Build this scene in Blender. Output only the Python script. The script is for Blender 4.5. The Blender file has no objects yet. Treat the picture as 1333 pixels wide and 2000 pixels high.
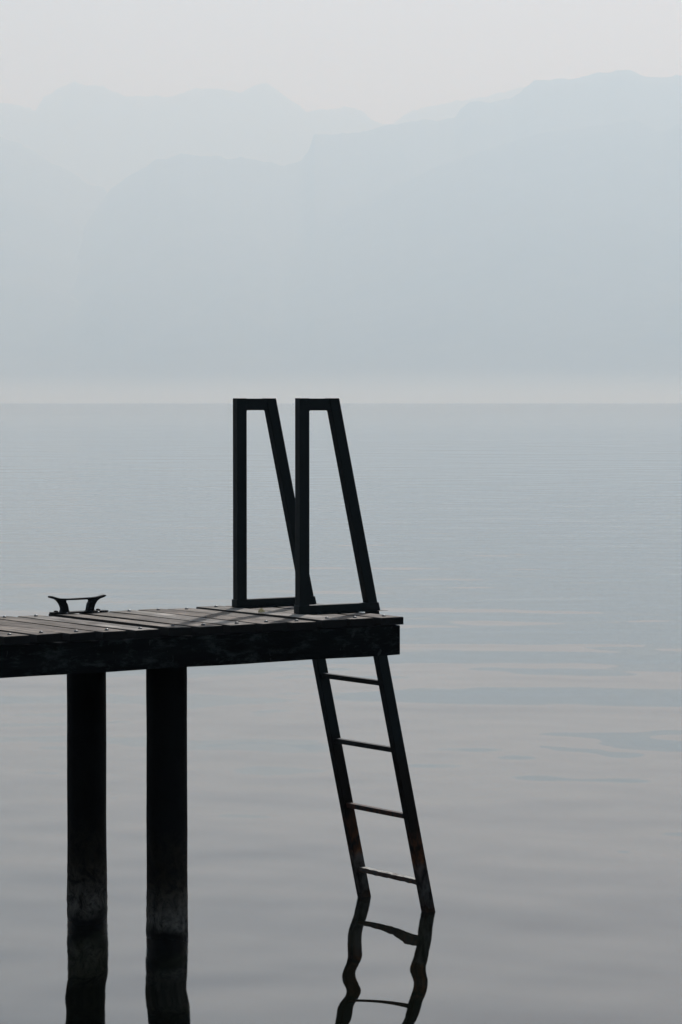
import bpy, bmesh, math, random
from mathutils import Vector, Matrix, noise

random.seed(7)
S = bpy.context.scene
COL = S.collection

# ------------------------------------------------------------------ camera
CAM_H = 2.26                     # eye height above the lake
FPX = 5850.0                     # focal length in pixels of the 1333 x 2000 photograph
cam_d = bpy.data.cameras.new('camera')
cam = bpy.data.objects.new('camera', cam_d)
COL.objects.link(cam)
cam_d.sensor_fit = 'VERTICAL'
cam_d.sensor_height = 36.0
cam_d.lens = FPX / 2000.0 * 36.0
cam_d.clip_start = 0.5
cam_d.clip_end = 90000.0
cam.location = (0, 0, CAM_H)
cam.rotation_euler = (math.radians(90 - 2.095 - 0.015), 0, 0)
S.camera = cam

# ------------------------------------------------------------------ light
SUN_AZ, SUN_EL = math.radians(11.5), math.radians(37)      # azimuth measured from +Y towards +X
world = bpy.data.worlds.new('World')
S.world = world
world.use_nodes = True
wn = world.node_tree
wn.nodes.clear()
wo = wn.nodes.new('ShaderNodeOutputWorld')
wb = wn.nodes.new('ShaderNodeBackground')
sky = wn.nodes.new('ShaderNodeTexSky')
sky.sky_type = 'NISHITA'
sky.sun_disc = False
sky.sun_elevation = SUN_EL
sky.sun_rotation = SUN_AZ
sky.air_density = 1.0
sky.dust_density = 2.0
sky.ozone_density = 1.0
hs = wn.nodes.new('ShaderNodeHueSaturation')
hs.inputs['Saturation'].default_value = 0.7
wn.links.new(sky.outputs[0], hs.inputs['Color'])
wn.links.new(hs.outputs[0], wb.inputs['Color'])
wb.inputs['Strength'].default_value = 0.050
wn.links.new(wb.outputs[0], wo.inputs['Surface'])

sun_d = bpy.data.lights.new('sun', 'SUN')
sun = bpy.data.objects.new('sun', sun_d)
COL.objects.link(sun)
sun_d.energy = 4.95
sun_d.angle = math.radians(2.0)
sun_d.color = (0.685, 0.815, 1.0)
sdir = Vector((math.sin(SUN_AZ) * math.cos(SUN_EL), math.cos(SUN_AZ) * math.cos(SUN_EL), math.sin(SUN_EL)))
sun.rotation_euler = sdir.to_track_quat('Z', 'Y').to_euler()
sun.location = (5, 10, 30)

S.view_settings.view_transform = 'Standard'
S.view_settings.look = 'None'
S.view_settings.gamma = 1
S.view_settings.exposure = 0.20
S.cycles.use_denoising = True
S.cycles.max_bounces = 8
S.cycles.volume_bounces = 1
S.cycles.sample_clamp_indirect = 6

# ------------------------------------------------------------------ helpers
# the pier's own axes: L runs along it out to its lake end, T across it away from the viewer
Lx = Vector((0.82199824, 0.56949004, 0))
Tx = Vector((-0.56949004, 0.82199824, 0))
ORG = Vector((0.26538, 12.7004, 0))            # lake end, near corner of the deck


def W(l, t, z):
    """pier coordinates, z relative to the eye -> world"""
    p = ORG + Lx * l + Tx * t
    return Vector((p.x, p.y, z + CAM_H))


def tag(o, label=None, cat=None, group=None, kind=None):
    if label: o['label'] = label
    if cat: o['category'] = cat
    if group: o['group'] = group
    if kind: o['kind'] = kind
    return o


def empty(name, loc):
    o = bpy.data.objects.new(name, None)
    COL.objects.link(o)
    o.location = loc
    o.empty_display_size = 0.1
    return o


def obj(name, bm, mat, parent=None, smooth=False):
    me = bpy.data.meshes.new(name)
    bmesh.ops.recalc_face_normals(bm, faces=bm.faces)
    if smooth:
        for f in bm.faces: f.smooth = True
    bm.to_mesh(me); bm.free()
    me.materials.append(mat)
    o = bpy.data.objects.new(name, me)
    COL.objects.link(o)
    if parent is not None:
        o.parent = parent
        if parent.type == 'EMPTY':
            me.transform(Matrix.Translation(-parent.location))
        else:
            root = parent.parent
            if root is not None and root.type == 'EMPTY':
                me.transform(Matrix.Translation(-root.location))
    return o


def hexa(bm, pts):
    """8 world points: bottom 4 then top 4, same turning order"""
    v = [bm.verts.new(p) for p in pts]
    fs = [(3, 2, 1, 0), (4, 5, 6, 7), (0, 1, 5, 4), (1, 2, 6, 5), (2, 3, 7, 6), (3, 0, 4, 7)]
    return [bm.faces.new([v[i] for i in f]) for f in fs]


def box(bm, l0, l1, t0, t1, z0, z1):
    return hexa(bm, [W(l0, t0, z0), W(l1, t0, z0), W(l1, t1, z0), W(l0, t1, z0),
                     W(l0, t0, z1), W(l1, t0, z1), W(l1, t1, z1), W(l0, t1, z1)])


def bevel(bm, w, seg=2):
    bmesh.ops.bevel(bm, geom=list(bm.edges), offset=w, segments=seg, profile=0.6, affect='EDGES')


def prism(bm, poly, t0, t1):
    """poly: list of (l, z), extruded across the pier"""
    a = [bm.verts.new(W(l, t0, z)) for l, z in poly]
    b = [bm.verts.new(W(l, t1, z)) for l, z in poly]
    n = len(poly)
    bm.faces.new(a); bm.faces.new(b[::-1])
    for i in range(n):
        bm.faces.new([a[i], b[i], b[(i + 1) % n], a[(i + 1) % n]])


def dome(bm, c, r, h, n=14, rings=4, flat=0.0):
    rows = []
    for k in range(rings):
        a = k / rings * math.pi / 2
        rr, zz = r * math.cos(a), h * math.sin(a) + flat
        rows.append([bm.verts.new(c + Vector((rr * math.cos(2 * math.pi * i / n), rr * math.sin(2 * math.pi * i / n), zz))) for i in range(n)])
    base = [bm.verts.new(c + Vector((r * math.cos(2 * math.pi * i / n), r * math.sin(2 * math.pi * i / n), -0.004))) for i in range(n)]
    rows.insert(0, base)
    top = bm.verts.new(c + Vector((0, 0, h + flat)))
    for a, b in zip(rows, rows[1:]):
        for i in range(n):
            bm.faces.new([a[i], a[(i + 1) % n], b[(i + 1) % n], b[i]])
    for i in range(n):
        bm.faces.new([rows[-1][i], rows[-1][(i + 1) % n], top])


# ------------------------------------------------------------------ materials
class NT:
    def __init__(self, name):
        self.m = bpy.data.materials.new(name)
        self.m.use_nodes = True
        self.t = self.m.node_tree
        self.t.nodes.clear()
        self.out = self.t.nodes.new('ShaderNodeOutputMaterial')

    def n(self, typ, **kw):
        nd = self.t.nodes.new(typ)
        for k, v in kw.items():
            if k in nd.inputs: nd.inputs[k].default_value = v
            else: setattr(nd, k, v)
        return nd

    def l(self, a, b): self.t.links.new(a, b)

    def math(self, op, a, b=None, c=None, clamp=False):
        nd = self.t.nodes.new('ShaderNodeMath'); nd.operation = op; nd.use_clamp = clamp
        for i, v in enumerate((a, b, c)):
            if v is None: continue
            if isinstance(v, (int, float)): nd.inputs[i].default_value = v
            else: self.l(v, nd.inputs[i])
        return nd.outputs[0]

    def ramp(self, fac, stops, interp='LINEAR'):
        nd = self.t.nodes.new('ShaderNodeValToRGB')
        e = nd.color_ramp.elements
        nd.color_ramp.interpolation = interp
        while len(e) > 1: e.remove(e[-1])
        for i, (p, c) in enumerate(stops):
            if isinstance(c, (int, float)): c = (c, c, c)
            x = e[0] if i == 0 else e.new(p)
            x.position = p; x.color = (*c, 1)
        self.l(fac, nd.inputs[0])
        return nd.outputs[0]

    def mix(self, fac, a, b, mode='MIX'):
        nd = self.t.nodes.new('ShaderNodeMix'); nd.data_type = 'RGBA'; nd.blend_type = mode
        for s, v in ((nd.inputs[0], fac), (nd.inputs[6], a), (nd.inputs[7], b)):
            if isinstance(v, (int, float)): s.default_value = v
            elif isinstance(v, tuple): s.default_value = (*v, 1)
            else: self.l(v, s)
        return nd.outputs[2]

    def pos(self):
        return self.n('ShaderNodeNewGeometry').outputs['Position']

    def mapping(self, vec, scale=(1, 1, 1), rot=(0, 0, 0), loc=(0, 0, 0)):
        nd = self.t.nodes.new('ShaderNodeMapping')
        nd.inputs['Scale'].default_value = scale
        nd.inputs['Rotation'].default_value = rot
        nd.inputs['Location'].default_value = loc
        self.l(vec, nd.inputs[0])
        return nd.outputs[0]

    def noise(self, vec, scale, detail=3, rough=0.5, dist=0.0):
        nd = self.t.nodes.new('ShaderNodeTexNoise')
        nd.inputs['Scale'].default_value = scale
        nd.inputs['Detail'].default_value = detail
        nd.inputs['Roughness'].default_value = rough
        nd.inputs['Distortion'].default_value = dist
        self.l(vec, nd.inputs['Vector'])
        return nd.outputs[0]

    def bump(self, h, dist, strength=1.0, normal=None):
        nd = self.t.nodes.new('ShaderNodeBump')
        nd.inputs['Strength'].default_value = strength
        nd.inputs['Distance'].default_value = dist
        self.l(h, nd.inputs['Height'])
        if normal is not None: self.l(normal, nd.inputs['Normal'])
        return nd.outputs[0]

    def bsdf(self, color, rough, normal=None, metallic=0.0, spec=0.5, ior=1.45):
        b = self.t.nodes.new('ShaderNodeBsdfPrincipled')
        for s, v in ((b.inputs['Base Color'], color), (b.inputs['Roughness'], rough), (b.inputs['Metallic'], metallic)):
            if isinstance(v, (int, float)): s.default_value = v
            elif isinstance(v, tuple): s.default_value = (*v, 1)
            else: self.l(v, s)
        b.inputs['Specular IOR Level'].default_value = spec
        b.inputs['IOR'].default_value = ior
        if normal is not None: self.l(normal, b.inputs['Normal'])
        self.l(b.outputs[0], self.out.inputs['Surface'])
        return b


ANG = math.atan2(Lx.y, Lx.x)


def pier_coords(m):
    """world position turned so that X is along the pier and Y across it, metres"""
    p = m.n('ShaderNodeVectorMath', operation='SUBTRACT')
    m.l(m.pos(), p.inputs[0]); p.inputs[1].default_value = ORG
    return m.mapping(p.outputs[0], rot=(0, 0, -ANG))


# water -----------------------------------------------------------------
def mat_water():
    m = NT('lake_water')
    P = m.pos()
    # slow undulation, plus small ripples in patches and wind lanes out beyond the sheltered shore water
    n1 = m.noise(m.mapping(P, rot=(0, 0, 0.35), scale=(1.05, 0.85, 1)), 0.95, 0.6, 0.4)
    n2 = m.noise(m.mapping(P, rot=(0, 0, -0.5), loc=(31, 7, 0)), 2.3, 1.5, 0.5)
    n3 = m.noise(m.mapping(P, rot=(0, 0, 0.2), scale=(1, 1.6, 1)), 0.23, 2, 0.5)
    n4 = m.noise(m.mapping(P, rot=(0, 0, 0.5), loc=(14.2, 7.7, 0), scale=(1.35, 1.2, 1)), 1.5, 0.0, 0.5)
    patch = m.ramp(m.noise(m.mapping(P, loc=(5, 3, 0), scale=(0.7, 1, 1)), 0.05, 3, 0.6), [(0.38, 0.15), (0.62, 1.0)])
    lane = m.ramp(m.noise(m.mapping(P, loc=(90, 40, 0), rot=(0, 0, 0.12), scale=(0.25, 1, 1)), 0.011, 4, 0.6), [(0.40, 0.25), (0.60, 1.3)])
    sp = m.n('ShaderNodeSeparateXYZ'); m.l(P, sp.inputs[0])
    open_ = m.ramp(m.math('DIVIDE', sp.outputs[1], 60.0), [(0.22, 0.04), (0.48, 0.14), (0.85, 0.55), (1.0, 0.9)])
    rip = m.math('MULTIPLY', m.math('MULTIPLY', patch, lane), open_)
    h = m.math('MULTIPLY', n1, WAVE[0])
    h = m.math('ADD', h, m.math('MULTIPLY', m.math('MULTIPLY', n2, rip), WAVE[1]))
    h = m.math('ADD', h, m.math('MULTIPLY', n3, WAVE[2]))
    n5 = m.noise(m.mapping(P, rot=(0, 0, -0.15), loc=(13, 5, 0), scale=(0.6, 1, 1)), 0.42, 1.0, 0.5)
    h = m.math('ADD', h, m.math('MULTIPLY', m.math('MULTIPLY', n5, m.ramp(m.math('DIVIDE', sp.outputs[1], 100.0), [(0.16, 0.10), (0.26, 0.65), (0.7, 1.0)])), m.math('MULTIPLY', lane, WAVE[4])))
    h = m.math('ADD', h, m.math('MULTIPLY', m.math('MULTIPLY', n4, m.math('SUBTRACT', 1.0, m.ramp(m.math('DIVIDE', sp.outputs[1], 60.0), [(0.24, 0.0), (0.36, 0.65)]))), WAVE[3]))
    nrm = m.bump(h, 1.0)
    far = m.ramp(m.math('DIVIDE', m.math('LOGARITHM', m.math('MAXIMUM', sp.outputs[1], 5.0), 10.0), 4.0), [(0.42, 0.0), (0.52, 0.02), (0.68, 0.035), (0.85, 0.03)])
    m.bsdf((0.0045, 0.0055, 0.0035), far, nrm, ior=1.5)
    return m.m


WAVE = (0.0165, 0.0068, 0.038, 0.0110, 0.075)


def mat_planks():
    m = NT('weathered_planks')
    q = pier_coords(m)
    sx = m.n('ShaderNodeSeparateXYZ'); m.l(q, sx.inputs[0])
    # one random tone per plank (planks are 0.15 m apart)
    k = m.math('FLOOR', m.math('DIVIDE', m.math('ADD', sx.outputs[0], 0.131 + 0.15 * 50), 0.15))
    wn_ = m.n('ShaderNodeTexWhiteNoise', noise_dimensions='1D'); m.l(k, wn_.inputs['W'])
    tone = m.ramp(wn_.outputs[0], [(0, (0.115, 0.082, 0.060)), (0.35, (0.21, 0.172, 0.140)), (0.7, (0.32, 0.285, 0.25)), (1, (0.16, 0.115, 0.084))])
    off = m.n('ShaderNodeCombineXYZ'); m.l(m.math('MULTIPLY', k, 3.7), off.inputs[1])
    v = m.n('ShaderNodeVectorMath', operation='ADD'); m.l(q, v.inputs[0]); m.l(off.outputs[0], v.inputs[1])
    grain = m.noise(m.mapping(v.outputs[0], scale=(60, 3.2, 20)), 1.0, 5, 0.62, 0.4)
    blot = m.noise(m.mapping(v.outputs[0], scale=(9, 4, 4)), 1.0, 4, 0.6)
    c = m.mix(1.0, tone, m.ramp(grain, [(0.30, 0.35), (0.5, 0.95), (0.72, 1.35)]), 'MULTIPLY')
    c = m.mix(1.0, c, m.ramp(blot, [(0.34, (0.38, 0.33, 0.29)), (0.50, (1, 1, 1)), (0.66, (1.55, 1.55, 1.52))]), 'MULTIPLY')
    streak = m.noise(m.mapping(v.outputs[0], scale=(22, 2.0, 8), loc=(9, 2, 1)), 1.0, 4, 0.65)
    c = m.mix(1.0, c, m.ramp(streak, [(0.34, 0.55), (0.5, 1.0), (0.66, 1.45)]), 'MULTIPLY')
    # green-black grime along the open ends
    moss = m.math('ADD', m.noise(q, 6.0, 4, 0.6), m.math('MULTIPLY', m.math('SUBTRACT', sx.outputs[1], 0.5), 0.22))
    moss = m.ramp(moss, [(0.48, 0.0), (0.66, 0.45)])
    c = m.mix(moss, c, (0.085, 0.072, 0.045))
    # dark end grain; plank sides and rounded edges painted dark for seam shade
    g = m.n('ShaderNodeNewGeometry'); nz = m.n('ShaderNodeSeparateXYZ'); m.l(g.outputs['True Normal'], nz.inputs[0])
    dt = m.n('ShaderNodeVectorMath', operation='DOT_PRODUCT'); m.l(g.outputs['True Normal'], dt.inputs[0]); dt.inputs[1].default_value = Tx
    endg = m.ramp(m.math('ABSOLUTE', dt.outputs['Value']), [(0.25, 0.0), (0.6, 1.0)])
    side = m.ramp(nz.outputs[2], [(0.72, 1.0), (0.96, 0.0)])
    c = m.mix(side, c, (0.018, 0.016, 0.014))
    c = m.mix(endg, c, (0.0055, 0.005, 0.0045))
    nrm = m.bump(grain, 0.0022, 1.0, m.bump(blot, 0.004))
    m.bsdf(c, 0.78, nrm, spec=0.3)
    return m.m


def mat_beam():
    m = NT('tarred_timber')
    q = pier_coords(m)
    a = m.noise(m.mapping(q, scale=(2.5, 8, 14)), 1.0, 6, 0.65, 0.3)
    b = m.noise(m.mapping(q, scale=(6, 16, 17), loc=(3, 1, 2)), 1.0, 7, 0.78, 0.3)
    c = m.ramp(a, [(0.3, (0.004, 0.004, 0.004)), (0.55, (0.007, 0.008, 0.008)), (0.8, (0.018, 0.019, 0.018))])
    c = m.mix(m.ramp(b, [(0.50, 0.0), (0.60, 0.7), (0.7, 1.0)]), c, (0.042, 0.048, 0.046))
    speck = m.noise(m.mapping(q, scale=(45, 45, 22)), 1.0, 2, 0.6)
    c = m.mix(m.ramp(speck, [(0.69, 0.0), (0.74, 1.0)]), c, (0.035, 0.038, 0.036))
    m.bsdf(c, 0.85, m.bump(a, 0.006, 1.0, m.bump(b, 0.004)), spec=0.06)
    return m.m


def zband(m, z, stops, wob, amount):
    """ramp over height above the water, edges wandering with a noise"""
    zz = m.math('ADD', z, m.math('MULTIPLY', m.math('SUBTRACT', wob, 0.5), amount))
    return zz


def mat_pile():
    m = NT('wet_black_pile')
    P = m.pos(); s = m.n('ShaderNodeSeparateXYZ'); m.l(P, s.inputs[0])
    big = m.noise(m.mapping(P, scale=(5, 5, 3)), 1.0, 4, 0.6)
    fine = m.noise(m.mapping(P, scale=(24, 24, 17)), 1.0, 8, 0.78, 0.8)
    zz = m.math('ADD', s.outputs[2], m.math('MULTIPLY', m.math('SUBTRACT', big, 0.5), 0.15))
    base = m.ramp(fine, [(0.3, (0.002, 0.002, 0.002)), (0.7, (0.006, 0.006, 0.0055))])
    # crust of dried scum from 6 to 22 cm above the water, brown stain up to half a metre
    crust = m.ramp(zz, [(0.05, 0.0), (0.095, 1.0), (0.16, 0.75), (0.30, 0.22), (0.42, 0.16), (0.50, 0.0)])
    crust = m.math('MULTIPLY', crust, m.ramp(fine, [(0.40, 0.08), (0.50, 0.6), (0.58, 1.0)]))
    c = m.mix(crust, base, m.mix(m.ramp(zz, [(0.12, 0.0), (0.3, 1.0)]), (0.160, 0.148, 0.128), (0.085, 0.066, 0.042)))
    wet = m.ramp(zz, [(0.03, 0.25), (0.08, 0.82)])
    m.bsdf(c, wet, m.bump(fine, 0.006), spec=0.12)
    return m.m


def mat_ladder():
    m = NT('dark_painted_steel')
    P = m.pos(); s = m.n('ShaderNodeSeparateXYZ'); m.l(P, s.inputs[0])
    big = m.noise(P, 6.0, 4, 0.6)
    fine = m.noise(P, 55.0, 5, 0.7)
    z = s.outputs[2]
    zz = m.math('ADD', z, m.math('MULTIPLY', m.math('SUBTRACT', big, 0.5), 0.22))
    paint = m.mix(big, (0.004, 0.008, 0.009), (0.008, 0.014, 0.015))
    paint = m.mix(m.ramp(fine, [(0.70, 0.0), (0.76, 0.7)]), paint, (0.09, 0.10, 0.10))
    # bare and rusty in the splash zone
    dark = m.ramp(zz, [(0.66, 1.0), (0.80, 0.0)])
    c = m.mix(dark, paint, (0.010, 0.007, 0.005))
    med = m.noise(m.mapping(P, scale=(1, 1, 0.5)), 26.0, 5, 0.65)
    rust = m.math('MULTIPLY', m.ramp(zz, [(0.12, 0.2), (0.20, 1.0), (0.30, 0.7), (0.42, 0.0)]), m.ramp(med, [(0.42, 0.0), (0.66, 1.0)]))
    c = m.mix(rust, c, (0.15, 0.052, 0.018))
    crust = m.math('MULTIPLY', m.ramp(zz, [(0.035, 0.0), (0.06, 1.0), (0.17, 1.0), (0.22, 0.0)]), m.ramp(med, [(0.38, 0.0), (0.60, 0.75)]))
    c = m.mix(crust, c, (0.085, 0.085, 0.08))
    rough = m.ramp(zz, [(0.03, 0.2), (0.08, 0.8), (0.6, 0.8), (0.8, 0.5)])
    m.bsdf(c, rough, m.bump(fine, 0.0012, 1.0, m.bump(big, 0.002)), spec=0.2)
    return m.m


def mat_rung():
    m = NT('worn_rung_steel')
    P = m.pos(); s = m.n('ShaderNodeSeparateXYZ'); m.l(P, s.inputs[0])
    fine = m.noise(P, 45.0, 5, 0.7)
    blot = m.noise(P, 14.0, 4, 0.6)
    up = m.n('ShaderNodeNewGeometry'); nz = m.n('ShaderNodeSeparateXYZ'); m.l(up.outputs['Normal'], nz.inputs[0])
    c = m.mix(blot, (0.012, 0.014, 0.015), (0.020, 0.020, 0.020))
    # reddish rust on the lower rungs, lime scale on the lowest one
    low = m.ramp(s.outputs[2], [(0.5, 1.0), (0.62, 0.0)])
    c = m.mix(m.math('MULTIPLY', low, m.ramp(fine, [(0.42, 0.0), (0.58, 0.8)])), c, (0.10, 0.035, 0.018))
    lime = m.ramp(s.outputs[2], [(0.20, 1.0), (0.26, 0.0)])
    c = m.mix(m.math('MULTIPLY', m.math('MULTIPLY', lime, m.ramp(nz.outputs[2], [(0.2, 0.10), (0.7, 1.0)])), m.ramp(blot, [(0.36, 0.15), (0.50, 1.0)])), c, (0.40, 0.385, 0.34))  # scale whitens mainly upward faces, so the lit top is in the colour
    m.bsdf(c, 0.7, m.bump(fine, 0.003), spec=0.3)
    return m.m


def mat_simple(name, c0, c1, scale, rough, metallic=0.0, spec=0.4, bump=0.001):
    m = NT(name)
    f = m.noise(m.pos(), scale, 5, 0.65)
    m.bsdf(m.mix(f, c0, c1), rough, m.bump(f, bump), metallic=metallic, spec=spec)
    return m.m


def mat_hills(name, c0, c1):
    m = NT(name)
    P = m.pos(); s = m.n('ShaderNodeSeparateXYZ'); m.l(P, s.inputs[0])
    f = m.noise(P, 0.0016, 7, 0.62)
    g = m.noise(P, 0.008, 5, 0.6)
    c = m.mix(m.ramp(f, [(0.38, 0.0), (0.6, 1.0)]), c0, c1)
    c = m.mix(m.ramp(g, [(0.45, 0.0), (0.7, 0.6)]), c, (0.14, 0.15, 0.11))
    # low ground along the far shore painted paler in place of denser haze
    low = m.ramp(m.math('DIVIDE', s.outputs[2], 1000.0), [(0.0, 1.0), (0.07, 0.8), (0.22, 0.0)])
    c = m.mix(low, c, (0.22, 0.24, 0.22))
    m.bsdf(c, 0.9, None, spec=0.1)
    return m.m


M_WATER = mat_water()
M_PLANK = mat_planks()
M_BEAM = mat_beam()
M_PILE = mat_pile()
M_LADDER = mat_ladder()
M_RUNG = mat_rung()
M_BOLT = mat_simple('zinc_bolt', (0.05, 0.05, 0.05), (0.18, 0.18, 0.18), 220, 0.38, 0.9)
M_CLEAT = mat_simple('cast_iron', (0.003, 0.0045, 0.005), (0.007, 0.009, 0.010), 60, 0.6, spec=0.12)
M_LEAF = mat_simple('dry_leaf', (0.66, 0.62, 0.46), (0.80, 0.77, 0.62), 120, 0.7)
_t = M_LEAF.node_tree
_b = next(n for n in _t.nodes if n.type == 'BSDF_PRINCIPLED'); _o = next(n for n in _t.nodes if n.type == 'OUTPUT_MATERIAL')
_tr = _t.nodes.new('ShaderNodeBsdfTranslucent'); _tr.inputs['Color'].default_value = (0.85, 0.80, 0.60, 1)
_mx = _t.nodes.new('ShaderNodeMixShader'); _mx.inputs[0].default_value = 0.55
_t.links.new(_b.outputs[0], _mx.inputs[1]); _t.links.new(_tr.outputs[0], _mx.inputs[2]); _t.links.new(_mx.outputs[0], _o.inputs['Surface'])
M_THREAD = mat_simple('cobweb', (0.5, 0.5, 0.5), (0.6, 0.6, 0.6), 50, 0.6)
M_HILL = mat_hills('wooded_slopes', (0.035, 0.050, 0.040), (0.07, 0.085, 0.06))
M_FAR = mat_hills('bare_high_slopes', (0.06, 0.07, 0.065), (0.12, 0.125, 0.12))
M_SOIL = mat_simple('lake_mud', (0.05, 0.045, 0.035), (0.08, 0.07, 0.055), 0.5, 0.9)

# ------------------------------------------------------------------ setting: water and mountains
def sheet(name, x0, x1, y0, y1, z, mat):
    bm = bmesh.new()
    bm.faces.new([bm.verts.new(p) for p in ((x0, y0, z), (x1, y0, z), (x1, y1, z), (x0, y1, z))])
    return tag(obj(name, bm, mat), kind='structure')


bm = bmesh.new()                  # the lake curves away with the earth, so its horizon lies some six kilometres out
ys = [-3000, 0, 50, 2500] + [2500 + 250 * i for i in range(1, 30)] + [9800 + 1500 * i for i in range(1, 9)]
pr = None
for y in ys:
    z = -max(0.0, y - 2500) ** 2 / (2 * 6.371e6)
    rw = [bm.verts.new((x, y, z)) for x in (-24000, 24000)]
    if pr: bm.faces.new([pr[0], pr[1], rw[1], rw[0]])
    pr = rw
tag(obj('water', bm, M_WATER, smooth=True), kind='structure')


def interp(prof, x):
    if x <= prof[0][0]: return prof[0][1]
    for (a, b), (c, d) in zip(prof, prof[1:]):
        if x <= c:
            t = (x - a) / (c - a)
            return b + (d - b) * t
    return prof[-1][1]


def mountains(name, prof, d_shore, d_ridge, mat, seed, cols=520, rows=46, half=3600, rough=1.0):
    """a range whose crest stands at d_ridge metres and whose slopes run down to the shore at d_shore.
    prof: crest line as (bearing, elevation) pairs, both as the photograph's pixels"""
    bm = bmesh.new()
    grid = []
    pxs = [-150 + 3.6 * i for i in range(454)]                 # fine over the view, coarser to either side
    pxs = [666.5 - half + (half - 816.5) * i / 70 for i in range(70)] + pxs + [pxs[-1] + (half - 816) * (i + 1) / 70 for i in range(70)]
    cols = len(pxs) - 1
    for j in range(rows + 9):
        row = []
        for i in range(cols + 1):
            px = pxs[i]
            far = max(0.0, abs(px - 666.5) - 667)             # outside the photograph the range goes on
            e = 786 - interp(prof, px)
            e += min(1, far / 400) * 150 * noise.fractal(Vector((px / 520, seed, 0)), 1.0, 2.1, 5)
            e += 6.0 * rough * noise.fractal(Vector((px / 42, seed + 3, 0)), 0.75, 2.1, 5)
            e = max(e, 12)
            if j <= rows:
                t = j / rows
                d = d_shore + (d_ridge - d_shore) * t
                r = noise.ridged_multi_fractal(Vector((px / 300, d / 900, seed)), 0.9, 2.1, 6, 1.0, 2.0) if t < 1 else 0
                hgt = (e / FPX) * d_ridge * (t ** 1.25) * (1 - 0.20 * (1 - t) * r * rough)
                hgt = min(hgt, (e / FPX) * d * 0.985 if t < 1 else hgt)
                x = (px - 666.5) / FPX * d
            else:
                t = (j - rows) / 9
                d = d_ridge + 1500 * t
                hgt = (e / FPX) * d_ridge * (1 - 0.5 * t)
                x = (px - 666.5) / FPX * d
            if j == 0: hgt = -8
            row.append(bm.verts.new((x, d, hgt)))
        grid.append(row)
    for a, b in zip(grid, grid[1:]):
        for i in range(cols):
            bm.faces.new([a[i], a[i + 1], b[i + 1], b[i]])
    o = obj(name, bm, mat, smooth=True)
    return tag(o, kind='structure')


P_FAR = [(-700, 260), (-300, 230), (0, 203), (35, 207), (55, 216), (72, 222), (88, 195), (105, 184), (128, 172), (150, 167), (205, 174), (222, 186), (260, 189), (330, 192), (365, 184), (385, 175), (430, 180),
         (470, 186), (500, 172), (520, 165), (540, 178), (556, 193), (580, 205), (600, 221), (640, 216), (672, 210), (700, 220), (728, 238), (765, 246), (800, 225), (850, 205), (905, 200), (950, 192), (1010, 176), (1100, 190), (1333, 250), (2200, 320)]
P_MAIN = [(-700, 700), (-200, 560), (60, 520), (150, 470), (220, 368), (250, 348), (278, 332), (300, 314), (360, 306), (420, 305), (470, 312), (520, 321), (560, 322), (590, 316), (604, 298), (614, 268),
          (660, 265), (700, 262), (760, 249), (800, 242), (850, 238), (888, 237), (900, 218), (915, 206), (960, 203), (1000, 193), (1025, 176), (1042, 163), (1090, 158), (1140, 153), (1180, 149),
          (1215, 143), (1240, 147), (1262, 155), (1290, 161), (1315, 153), (1333, 150), (1500, 120), (2200, 240)]
P_LEFT = [(-900, 150), (-300, 190), (-60, 250), (0, 268), (60, 292), (110, 322), (160, 352), (205, 372), (240, 420), (300, 500), (400, 600), (520, 690), (640, 740), (2200, 770)]
P_NEAR = [(-700, 760), (300, 700), (420, 600), (540, 500), (640, 430), (740, 380), (843, 333), (900, 310), (980, 285), (1064, 262), (1150, 252), (1240, 236), (1290, 262), (1333, 240), (1600, 180), (2200, 260)]
mountains('mountains_far', P_FAR, 17500, 21000, M_FAR, 11.3)
mountains('mountains_main', P_MAIN, 10400, 16000, M_HILL, 4.7)
mountains('mountains_left', P_LEFT, 11200, 17200, M_HILL, 8.1)
mountains('foothills', P_NEAR, 10300, 14400, M_HILL, 2.2, rough=0.6)

# ------------------------------------------------------------------ the pier
ZD = -0.913                       # deck top, relative to the eye
L_BACK = -6.2
pier = empty('wooden_pier', W(-3.0, 0.5, -CAM_H))
tag(pier, 'weathered grey plank pier on round black piles standing in the calm lake', 'pier')

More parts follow.
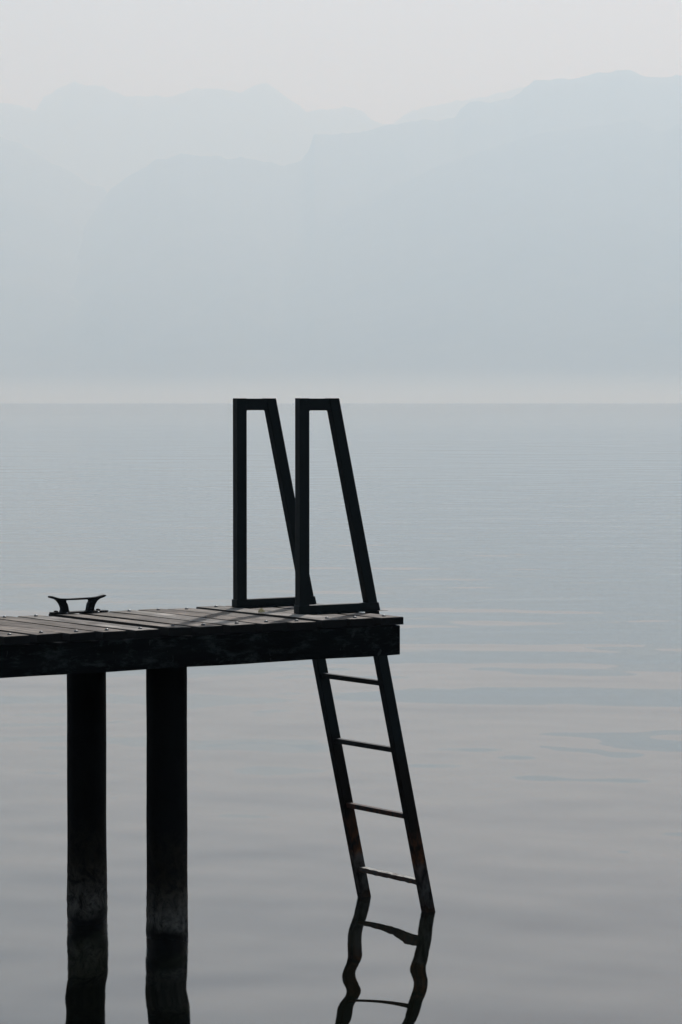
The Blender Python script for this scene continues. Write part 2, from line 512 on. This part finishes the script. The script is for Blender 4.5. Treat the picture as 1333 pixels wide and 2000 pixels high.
bm = bmesh.new()
rnd = random.Random(3)
plank_mid = []
l1 = 0.0
k = 0
while l1 > L_BACK:
    l0 = -0.131 - 0.15 * k + 0.5 * 0.028
    gap = rnd.choice((0.024, 0.030, 0.035, 0.039))
    top = ZD + rnd.uniform(-0.0026, 0.0026) * (k > 0)
    b = bmesh.new()
    lo, hi = l0, l1
    e0, e1 = rnd.uniform(-0.004, 0.009) * (k > 0), 0.99 + rnd.uniform(-0.006, 0.006)
    tilt = rnd.uniform(-0.0018, 0.0018)
    # subdivided along its length, very slightly bowed
    segs = 10
    rings = []
    for i in range(segs + 1):
        t = e0 + (e1 - e0) * i / segs
        dz = 0.0018 * noise.noise(Vector((k * 3.1, t * 2.0, 0)))
        dl = 0.0022 * noise.noise(Vector((k * 5.7, t * 2.3, 4)))
        rings.append([b.verts.new(W(lo + dl, t, top - 0.033)), b.verts.new(W(hi + dl, t, top - 0.033)),
                      b.verts.new(W(hi + dl, t, top + dz + tilt)), b.verts.new(W(lo + dl, t, top + dz - tilt))])
    for a_, b_ in zip(rings, rings[1:]):
        for i in range(4):
            b.faces.new([a_[i], b_[i], b_[(i + 1) % 4], a_[(i + 1) % 4]])
    b.faces.new(rings[0]); b.faces.new(rings[-1][::-1])
    long_e = [e for e in b.edges if abs((e.verts[0].co - e.verts[1].co).normalized().dot(Tx)) > 0.9 and e.verts[0].co.z > top + CAM_H - 0.02]
    end_e = [e for e in b.edges if e.is_manifold and len(e.link_faces) == 2 and any(len(f.verts) == 4 and abs(f.calc_center_median().dot(Tx) - ORG.dot(Tx) - e0) < 0.0005 for f in e.link_faces) and e.verts[0].co.z > top + CAM_H - 0.02 and e.verts[1].co.z > top + CAM_H - 0.02]
    bmesh.ops.bevel(b, geom=list(set(long_e + end_e)), offset=0.005, segments=3, profile=0.5, affect='EDGES')
    tmp = bpy.data.meshes.new('tmp'); b.to_mesh(tmp); b.free()
    bm.from_mesh(tmp); bpy.data.meshes.remove(tmp)
    plank_mid.append((0.5 * (lo + hi), top))
    l1 = l0 - gap
    k += 1
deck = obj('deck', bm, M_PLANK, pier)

for i, (lm, top) in enumerate(plank_mid):
    if lm < -3.2: break
    for t in (0.062, 0.928):
        b = bmesh.new()
        c = W(lm + 0.012 * noise.noise(Vector((i * 1.7, t, 0))), t + 0.010 * noise.noise(Vector((i * 2.3, t, 5))), top + 0.001)
        dome(b, c, 0.0085, 0.005, flat=0.0015)
        obj('bolt', b, M_BOLT, deck, smooth=True)


def rough_beam(l0, l1, t0, t1, z0, z1, parent, name, mat, seed):
    b = bmesh.new()
    n = max(4, int(abs(l1 - l0) / 0.06)); n = min(n, 110)
    rings = []
    for i in range(n + 1):
        l = l0 + (l1 - l0) * i / n
        w = 0.0022 * noise.noise(Vector((l * 4, seed, 0)))
        u = 0.0025 * noise.noise(Vector((l * 3, seed, 3)))
        rings.append([b.verts.new(W(l, t0 + w, z0 + u)), b.verts.new(W(l, t1 + w, z0 + u)), b.verts.new(W(l, t1 + w, z1)), b.verts.new(W(l, t0 + w, z1))])
    for a_, b_ in zip(rings, rings[1:]):
        for j in range(4):
            b.faces.new([a_[j], b_[j], b_[(j + 1) % 4], a_[(j + 1) % 4]])
    b.faces.new(rings[0]); b.faces.new(rings[-1][::-1])
    ed = [e for e in b.edges if abs((e.verts[0].co - e.verts[1].co).normalized().dot(Lx)) > 0.9]
    bmesh.ops.bevel(b, geom=ed, offset=0.004, segments=2, profile=0.5, affect='EDGES')
    return obj(name, b, mat, parent)


rough_beam(-0.014, L_BACK, 0.006, 0.076, -1.074, -0.9495, pier, 'side_beam', M_BEAM, 1)
rough_beam(-0.014, L_BACK, 0.914, 0.984, -1.074, -0.9495, pier, 'side_beam', M_BEAM, 9)
bm = bmesh.new()
box(bm, -0.074, -0.018, 0.079, 0.911, -1.068, -0.952)
obj('end_beam', bm, M_BEAM, pier)
for lc in (-1.02, -3.5, -5.9):
    bm = bmesh.new()
    box(bm, lc - 0.09, lc + 0.09, 0.079, 0.911, -1.070, -0.953)
    bevel(bm, 0.004, 1)
    obj('cross_beam', bm, M_BEAM, pier)


def pile(l, t, r, seed, ztop):
    b = bmesh.new()
    n, rows = 56, 150
    z0, z1 = -CAM_H - 1.6, ztop
    c = W(l, t, 0)
    prev = None
    first = None
    for j in range(rows + 1):
        z = z0 + (z1 - z0) * j / rows
        hw = z + CAM_H                                            # height above the water
        crust = max(0.0, 1 - abs(hw - 0.08) / 0.26)
        ring = []
        for i in range(n):
            a = 2 * math.pi * i / n
            d = Vector((math.cos(a), math.sin(a), 0))
            k1 = noise.fractal(Vector((d.x * 2, d.y * 2, hw * 3 + seed)), 0.8, 2.0, 4) * 0.0012
            k2 = max(0, noise.fractal(Vector((d.x * 7, d.y * 7, hw * 22 + seed)), 0.7, 2.1, 4) + 0.15) * 0.0035 * crust
            lean = Vector((0.0, 0, 0))
            ring.append(b.verts.new(Vector((c.x, c.y, z + CAM_H)) + d * (r + k1 + k2 + 0.002 * crust)))
        if prev:
            for i in range(n):
                b.faces.new([prev[i], prev[(i + 1) % n], ring[(i + 1) % n], ring[i]])
        else: first = ring
        prev = ring
    b.faces.new(prev); b.faces.new(first[::-1])
    return obj('pile', b, M_PILE, pier, smooth=True)


for lc in (-1.015, -3.5, -5.9):
    pile(lc + 0.0145, 0.290, 0.0845, 2.0 + lc, -1.071)
    pile(lc - 0.010, 0.912, 0.0845, 7.0 + lc, -1.076)

# ------------------------------------------------------------------ the bathing ladder
ladder = empty('bathing_ladder', W(0.0, 0.57, ZD))
tag(ladder, 'dark steel bathing ladder with two tall open handrail frames at the pier end', 'ladder')
SL = 0.228


def rail_out(z): return -0.103 + SL * (0.015 - z)


TW, TB = 0.050, 0.038            # tube depth in the frame's plane and across it
Z_TOP, Z_BOT = 0.015, -2.86
for T0 in (0.330, 0.8235):
    T1 = T0 + TB
    # outer upright, cap and foot of the handrail frame
    b = bmesh.new()
    box(b, -0.308, -0.258, T0, T1, -0.878, Z_TOP)
    bevel(b, 0.0022, 2)
    obj('handrail_post', b, M_LADDER, ladder)
    b = bmesh.new()
    w = 0.0515
    zt, zb = Z_TOP - 0.0015, -0.037
    rf = 0.004
    xr = rail_out(zb) - w - 0.0005
    arc1 = [(-0.2575 + rf * (1 - math.cos(a)), zb - rf * (1 - math.sin(a))) for a in (0, 0.4, 0.8, 1.2, math.pi / 2)]
    arc2 = [(xr - rf * (1 - math.sin(a)), zb - rf * (1 - math.cos(a))) for a in (0, 0.4, 0.8, 1.2, math.pi / 2)]
    prism(b, arc1 + arc2[:-1] + [(rail_out(zb - rf) - w - 0.0005, zb - rf), (rail_out(zt) - w - 0.0005, zt), (-0.2575, zt)], T0 + 0.001, T1 - 0.001)
    bmesh.ops.bevel(b, geom=[e for e in b.edges if e.calc_length() > 0.02], offset=0.0012, segments=1, affect='EDGES')
    obj('handrail_cap', b, M_LADDER, ladder)
    # gussets where the cap meets the uprights (rounded weld corners)
    b = bmesh.new()
    prism(b, [(rail_out(Z_BOT) - w, Z_BOT), (rail_out(Z_BOT), Z_BOT), (rail_out(Z_TOP), Z_TOP), (rail_out(Z_TOP) - w, Z_TOP)], T0, T1)
    bevel(b, 0.0022, 2)
    obj('side_rail', b, M_LADDER, ladder)
    b = bmesh.new()
    zf0, zf1 = -0.9085, -0.874
    prism(b, [(-0.313, zf0), (rail_out(zf0) + 0.006, zf0), (rail_out(zf1) + 0.005, zf1), (-0.313, zf1)], T0 - 0.003, T1 + 0.003)
    bevel(b, 0.0015, 1)
    foot = obj('foot_bar', b, M_LADDER, ladder)
    b = bmesh.new()
    box(b, -0.300, 0.138, T0 - 0.028, T1 + 0.038, -0.9118 + 0.002, -0.9088)
    obj('base_plate', b, M_LADDER, ladder)
    for lb in (-0.215, -0.115, -0.02):
        b = bmesh.new()
        dome(b, W(lb, T0 - 0.016, -0.9088), 0.0075, 0.005, n=6, rings=2, flat=0.002)
        obj('bolt', b, M_LADDER, foot)
for i in range(5):
    z = -1.222 - 0.2985 * i
    lc = rail_out(z) - 0.0258
    b = bmesh.new()
    prism(b, [(lc - 0.015 + SL * 0.010, z - 0.022), (lc + 0.015 + SL * 0.010, z - 0.022), (lc + 0.015, z), (lc - 0.015, z)], 0.3682, 0.8233)
    if i == 3:
        bmesh.ops.subdivide_edges(b, edges=[e for e in b.edges if e.calc_length() > 0.2], cuts=30, use_grid_fill=True)
        for v in b.verts:
            v.co += Vector((0, 0, 1)) * 0.0028 * noise.noise(v.co * 40)
    else:
        bevel(b, 0.002, 1)
    r_ = obj('rung', b, M_RUNG, ladder)
    if i == 3: r_['label'] = 'lowest rung, crusted white with rust spots'

# ------------------------------------------------------------------ the mooring cleat
TC = 0.950
cleat = empty('mooring_cleat', W(-1.04, TC, ZD))
tag(cleat, 'small black two horned mooring cleat bolted on the pier deck', 'cleat')
PX = FPX


def cpx(x, y, t=TC):
    """a point of the cleat's side outline -> (l, z)"""
    pit = math.radians(2.095)
    u, v = (x - 666.5) / FPX, (1000 - y) / FPX
    r = Vector((u, math.cos(pit) + v * math.sin(pit), -math.sin(pit) + v * math.cos(pit)))
    Pt = ORG + Tx * t
    s = Pt.dot(Tx) / r.dot(Tx)
    p = r * s
    return ((Vector((p.x, p.y, 0)) - ORG).dot(Lx), p.z)


def z6(x, y): return cpx(80 + x / 9.521, 1140 + y / 9.521)


zc0 = ZD + 0.002
b = bmesh.new()
box(b, -1.172, -0.905, TC - 0.024, TC + 0.024, zc0 + 0.0012, zc0 + 0.0085)
bevel(b, 0.002, 2)
plate = obj('base_plate', b, M_CLEAT, cleat)
top_l = [(150, 250), (185, 243), (230, 255), (290, 272), (350, 285), (430, 290), (520, 290), (640, 284), (760, 277), (880, 270), (960, 265), (1030, 256), (1090, 243), (1150, 226), (1190, 220)]
bot_l = [(1200, 238), (1160, 262), (1100, 285), (1050, 300), (980, 312), (880, 306), (760, 310), (640, 316), (520, 320), (440, 324), (350, 330), (290, 318), (240, 298), (190, 285), (155, 272)]


def rounded(pts, n=4):
    out = []
    m_ = len(pts)
    for i in range(m_):
        p0, p1, p2, p3 = (pts[(i + q) % m_] for q in (-1, 0, 1, 2))
        for k_ in range(n):
            t = k_ / n
            out.append(tuple(0.5 * (2 * p1[c_] + (p2[c_] - p0[c_]) * t + (2 * p0[c_] - 5 * p1[c_] + 4 * p2[c_] - p3[c_]) * t * t + (3 * p1[c_] - p0[c_] - 3 * p2[c_] + p3[c_]) * t ** 3) for c_ in (0, 1)))
    return out


def cleat_piece(name, pts, th, bev):
    b = bmesh.new()
    pts = rounded(pts)
    prism(b, [z6(*p) for p in pts], TC - th / 2, TC + th / 2)
    bmesh.ops.bevel(b, geom=[e for e in b.edges if abs((e.verts[0].co - e.verts[1].co).normalized().dot(Tx)) < 0.5], offset=bev * 0.6, segments=2, profile=0.5, affect='EDGES', clamp_overlap=True)
    return obj(name, b, M_CLEAT, cleat, smooth=False)


cleat_piece('horn', top_l + bot_l, 0.020, 0.0035)
cleat_piece('leg', [(270, 300), (310, 340), (345, 385), (370, 440), (383, 500), (372, 545), (520, 545), (505, 520), (490, 440), (470, 380), (448, 345), (452, 318), (350, 318)], 0.024, 0.003)
cleat_piece('leg', [(1075, 290), (1040, 320), (1010, 365), (985, 420), (970, 490), (985, 530), (835, 535), (855, 510), (865, 440), (880, 380), (905, 335), (895, 300), (980, 300)], 0.024, 0.003)
for x, y in ((283, 520), (1066, 490)):
    l, z = z6(x, y)
    b = bmesh.new()
    dome(b, W(l, TC, zc0 + 0.0083), 0.0095, 0.003, n=6, rings=1, flat=0.0055)
    obj('bolt', b, M_CLEAT, plate)
# thread of cobweb looped over one horn
b = bmesh.new()
pts = [z6(*p) for p in ((1065, 250), (1072, 228), (1100, 212), (1140, 202), (1170, 205), (1188, 222))]
for (a0, a1), (c0, c1) in zip(pts, pts[1:]):
    b0, b1_ = W(a0, TC, a1), W(c0, TC, c1)
    r = 0.0005
    up = Vector((0, 0, r)); sd = Tx * r
    hexa(b, [b0 - up - sd, b0 - up + sd, b1_ - up + sd, b1_ - up - sd, b0 + up - sd, b0 + up + sd, b1_ + up + sd, b1_ + up - sd])
obj('cobweb_thread', b, M_THREAD, cleat)

# ------------------------------------------------------------------ a dry leaf on the planks
b = bmesh.new()
LC = Vector((-0.372, 0.535))
n = 9
rows = []
for i in range(n + 1):
    s_ = i / n
    w_ = 0.014 * math.sin(math.pi * min(1, s_ * 1.02 + 0.001)) ** 0.7 * (1 - 0.35 * s_)
    l = LC.x - 0.016 + 0.034 * s_
    rz = 0.005 + 0.013 * math.sin(math.pi * s_)
    rows.append([b.verts.new(W(l, LC.y - w_ * 0.8, ZD + 0.003 + 0.001 * math.sin(9 * s_))), b.verts.new(W(l, LC.y, ZD + 0.003 + rz)), b.verts.new(W(l + 0.003, LC.y + w_ * 0.9, ZD + 0.0035 + 0.002 * s_))])
for a_, b_ in zip(rows, rows[1:]):
    for j in range(2):
        b.faces.new([a_[j], a_[j + 1], b_[j + 1], b_[j]])
bmesh.ops.solidify(b, geom=list(b.faces), thickness=0.0006)
leaf = obj('fallen_leaf', b, M_LEAF)
tag(leaf, 'tiny pale curled dry leaf lying on the planks between the handrail frames', 'leaf')

# ------------------------------------------------------------------ haze over the lake
bm = bmesh.new()
x0, x1, y0, y1, z0, z1 = -27000, 27000, -3500, 27000, -60.0, 2480
hexa(bm, [(x0, y0, z0), (x1, y0, z0), (x1, y1, z0), (x0, y1, z0), (x0, y0, z1), (x1, y0, z1), (x1, y1, z1), (x0, y1, z1)])
hm = NT('lake_haze')
vol = hm.n('ShaderNodeVolumePrincipled')
vol.inputs['Color'].default_value = (0.53, 0.75, 1.0, 1)
vol.inputs['Absorption Color'].default_value = (1, 1, 1, 1)
vol.inputs['Density'].default_value = 1 / 4250.0
vol.inputs['Anisotropy'].default_value = 0.3
hm.l(vol.outputs[0], hm.out.inputs['Volume'])
hz = obj('haze', bm, hm.m)
tag(hz, kind='stuff')

# a low bank of mist lying on the lake in front of the far shore
bm = bmesh.new()
NU, NV = 96, 10
rings = []
for j in range(-NV + 1, NV):
    a = j / NV * math.pi / 2
    ring = []
    for i in range(NU):
        b_ = 2 * math.pi * i / NU
        x = 11000 * math.cos(b_) * math.cos(a)
        y = 8100 + 1100 * math.sin(b_) * math.cos(a) ** 5
        zr = 100 + 24 * noise.noise(Vector((x / 900, y / 1200, 3)))
        ring.append(bm.verts.new((x, y, math.sin(a) * (zr if j > 0 else 30) - 3)))
    rings.append(ring)
for a_, b_ in zip(rings, rings[1:]):
    for i in range(NU):
        bm.faces.new([a_[i], a_[(i + 1) % NU], b_[(i + 1) % NU], b_[i]])
bm.faces.new(rings[0]); bm.faces.new(rings[-1])
mm = NT('mist')
v_ = mm.n('ShaderNodeVolumePrincipled')
v_.inputs['Color'].default_value = (0.58, 0.83, 1.0, 1)
v_.inputs['Absorption Color'].default_value = (1, 1, 1, 1)
v_.inputs['Density'].default_value = 1 / 1600.0
v_.inputs['Anisotropy'].default_value = 0.4
mm.l(v_.outputs[0], mm.out.inputs['Volume'])
tag(obj('mist', bm, mm.m), kind='stuff')
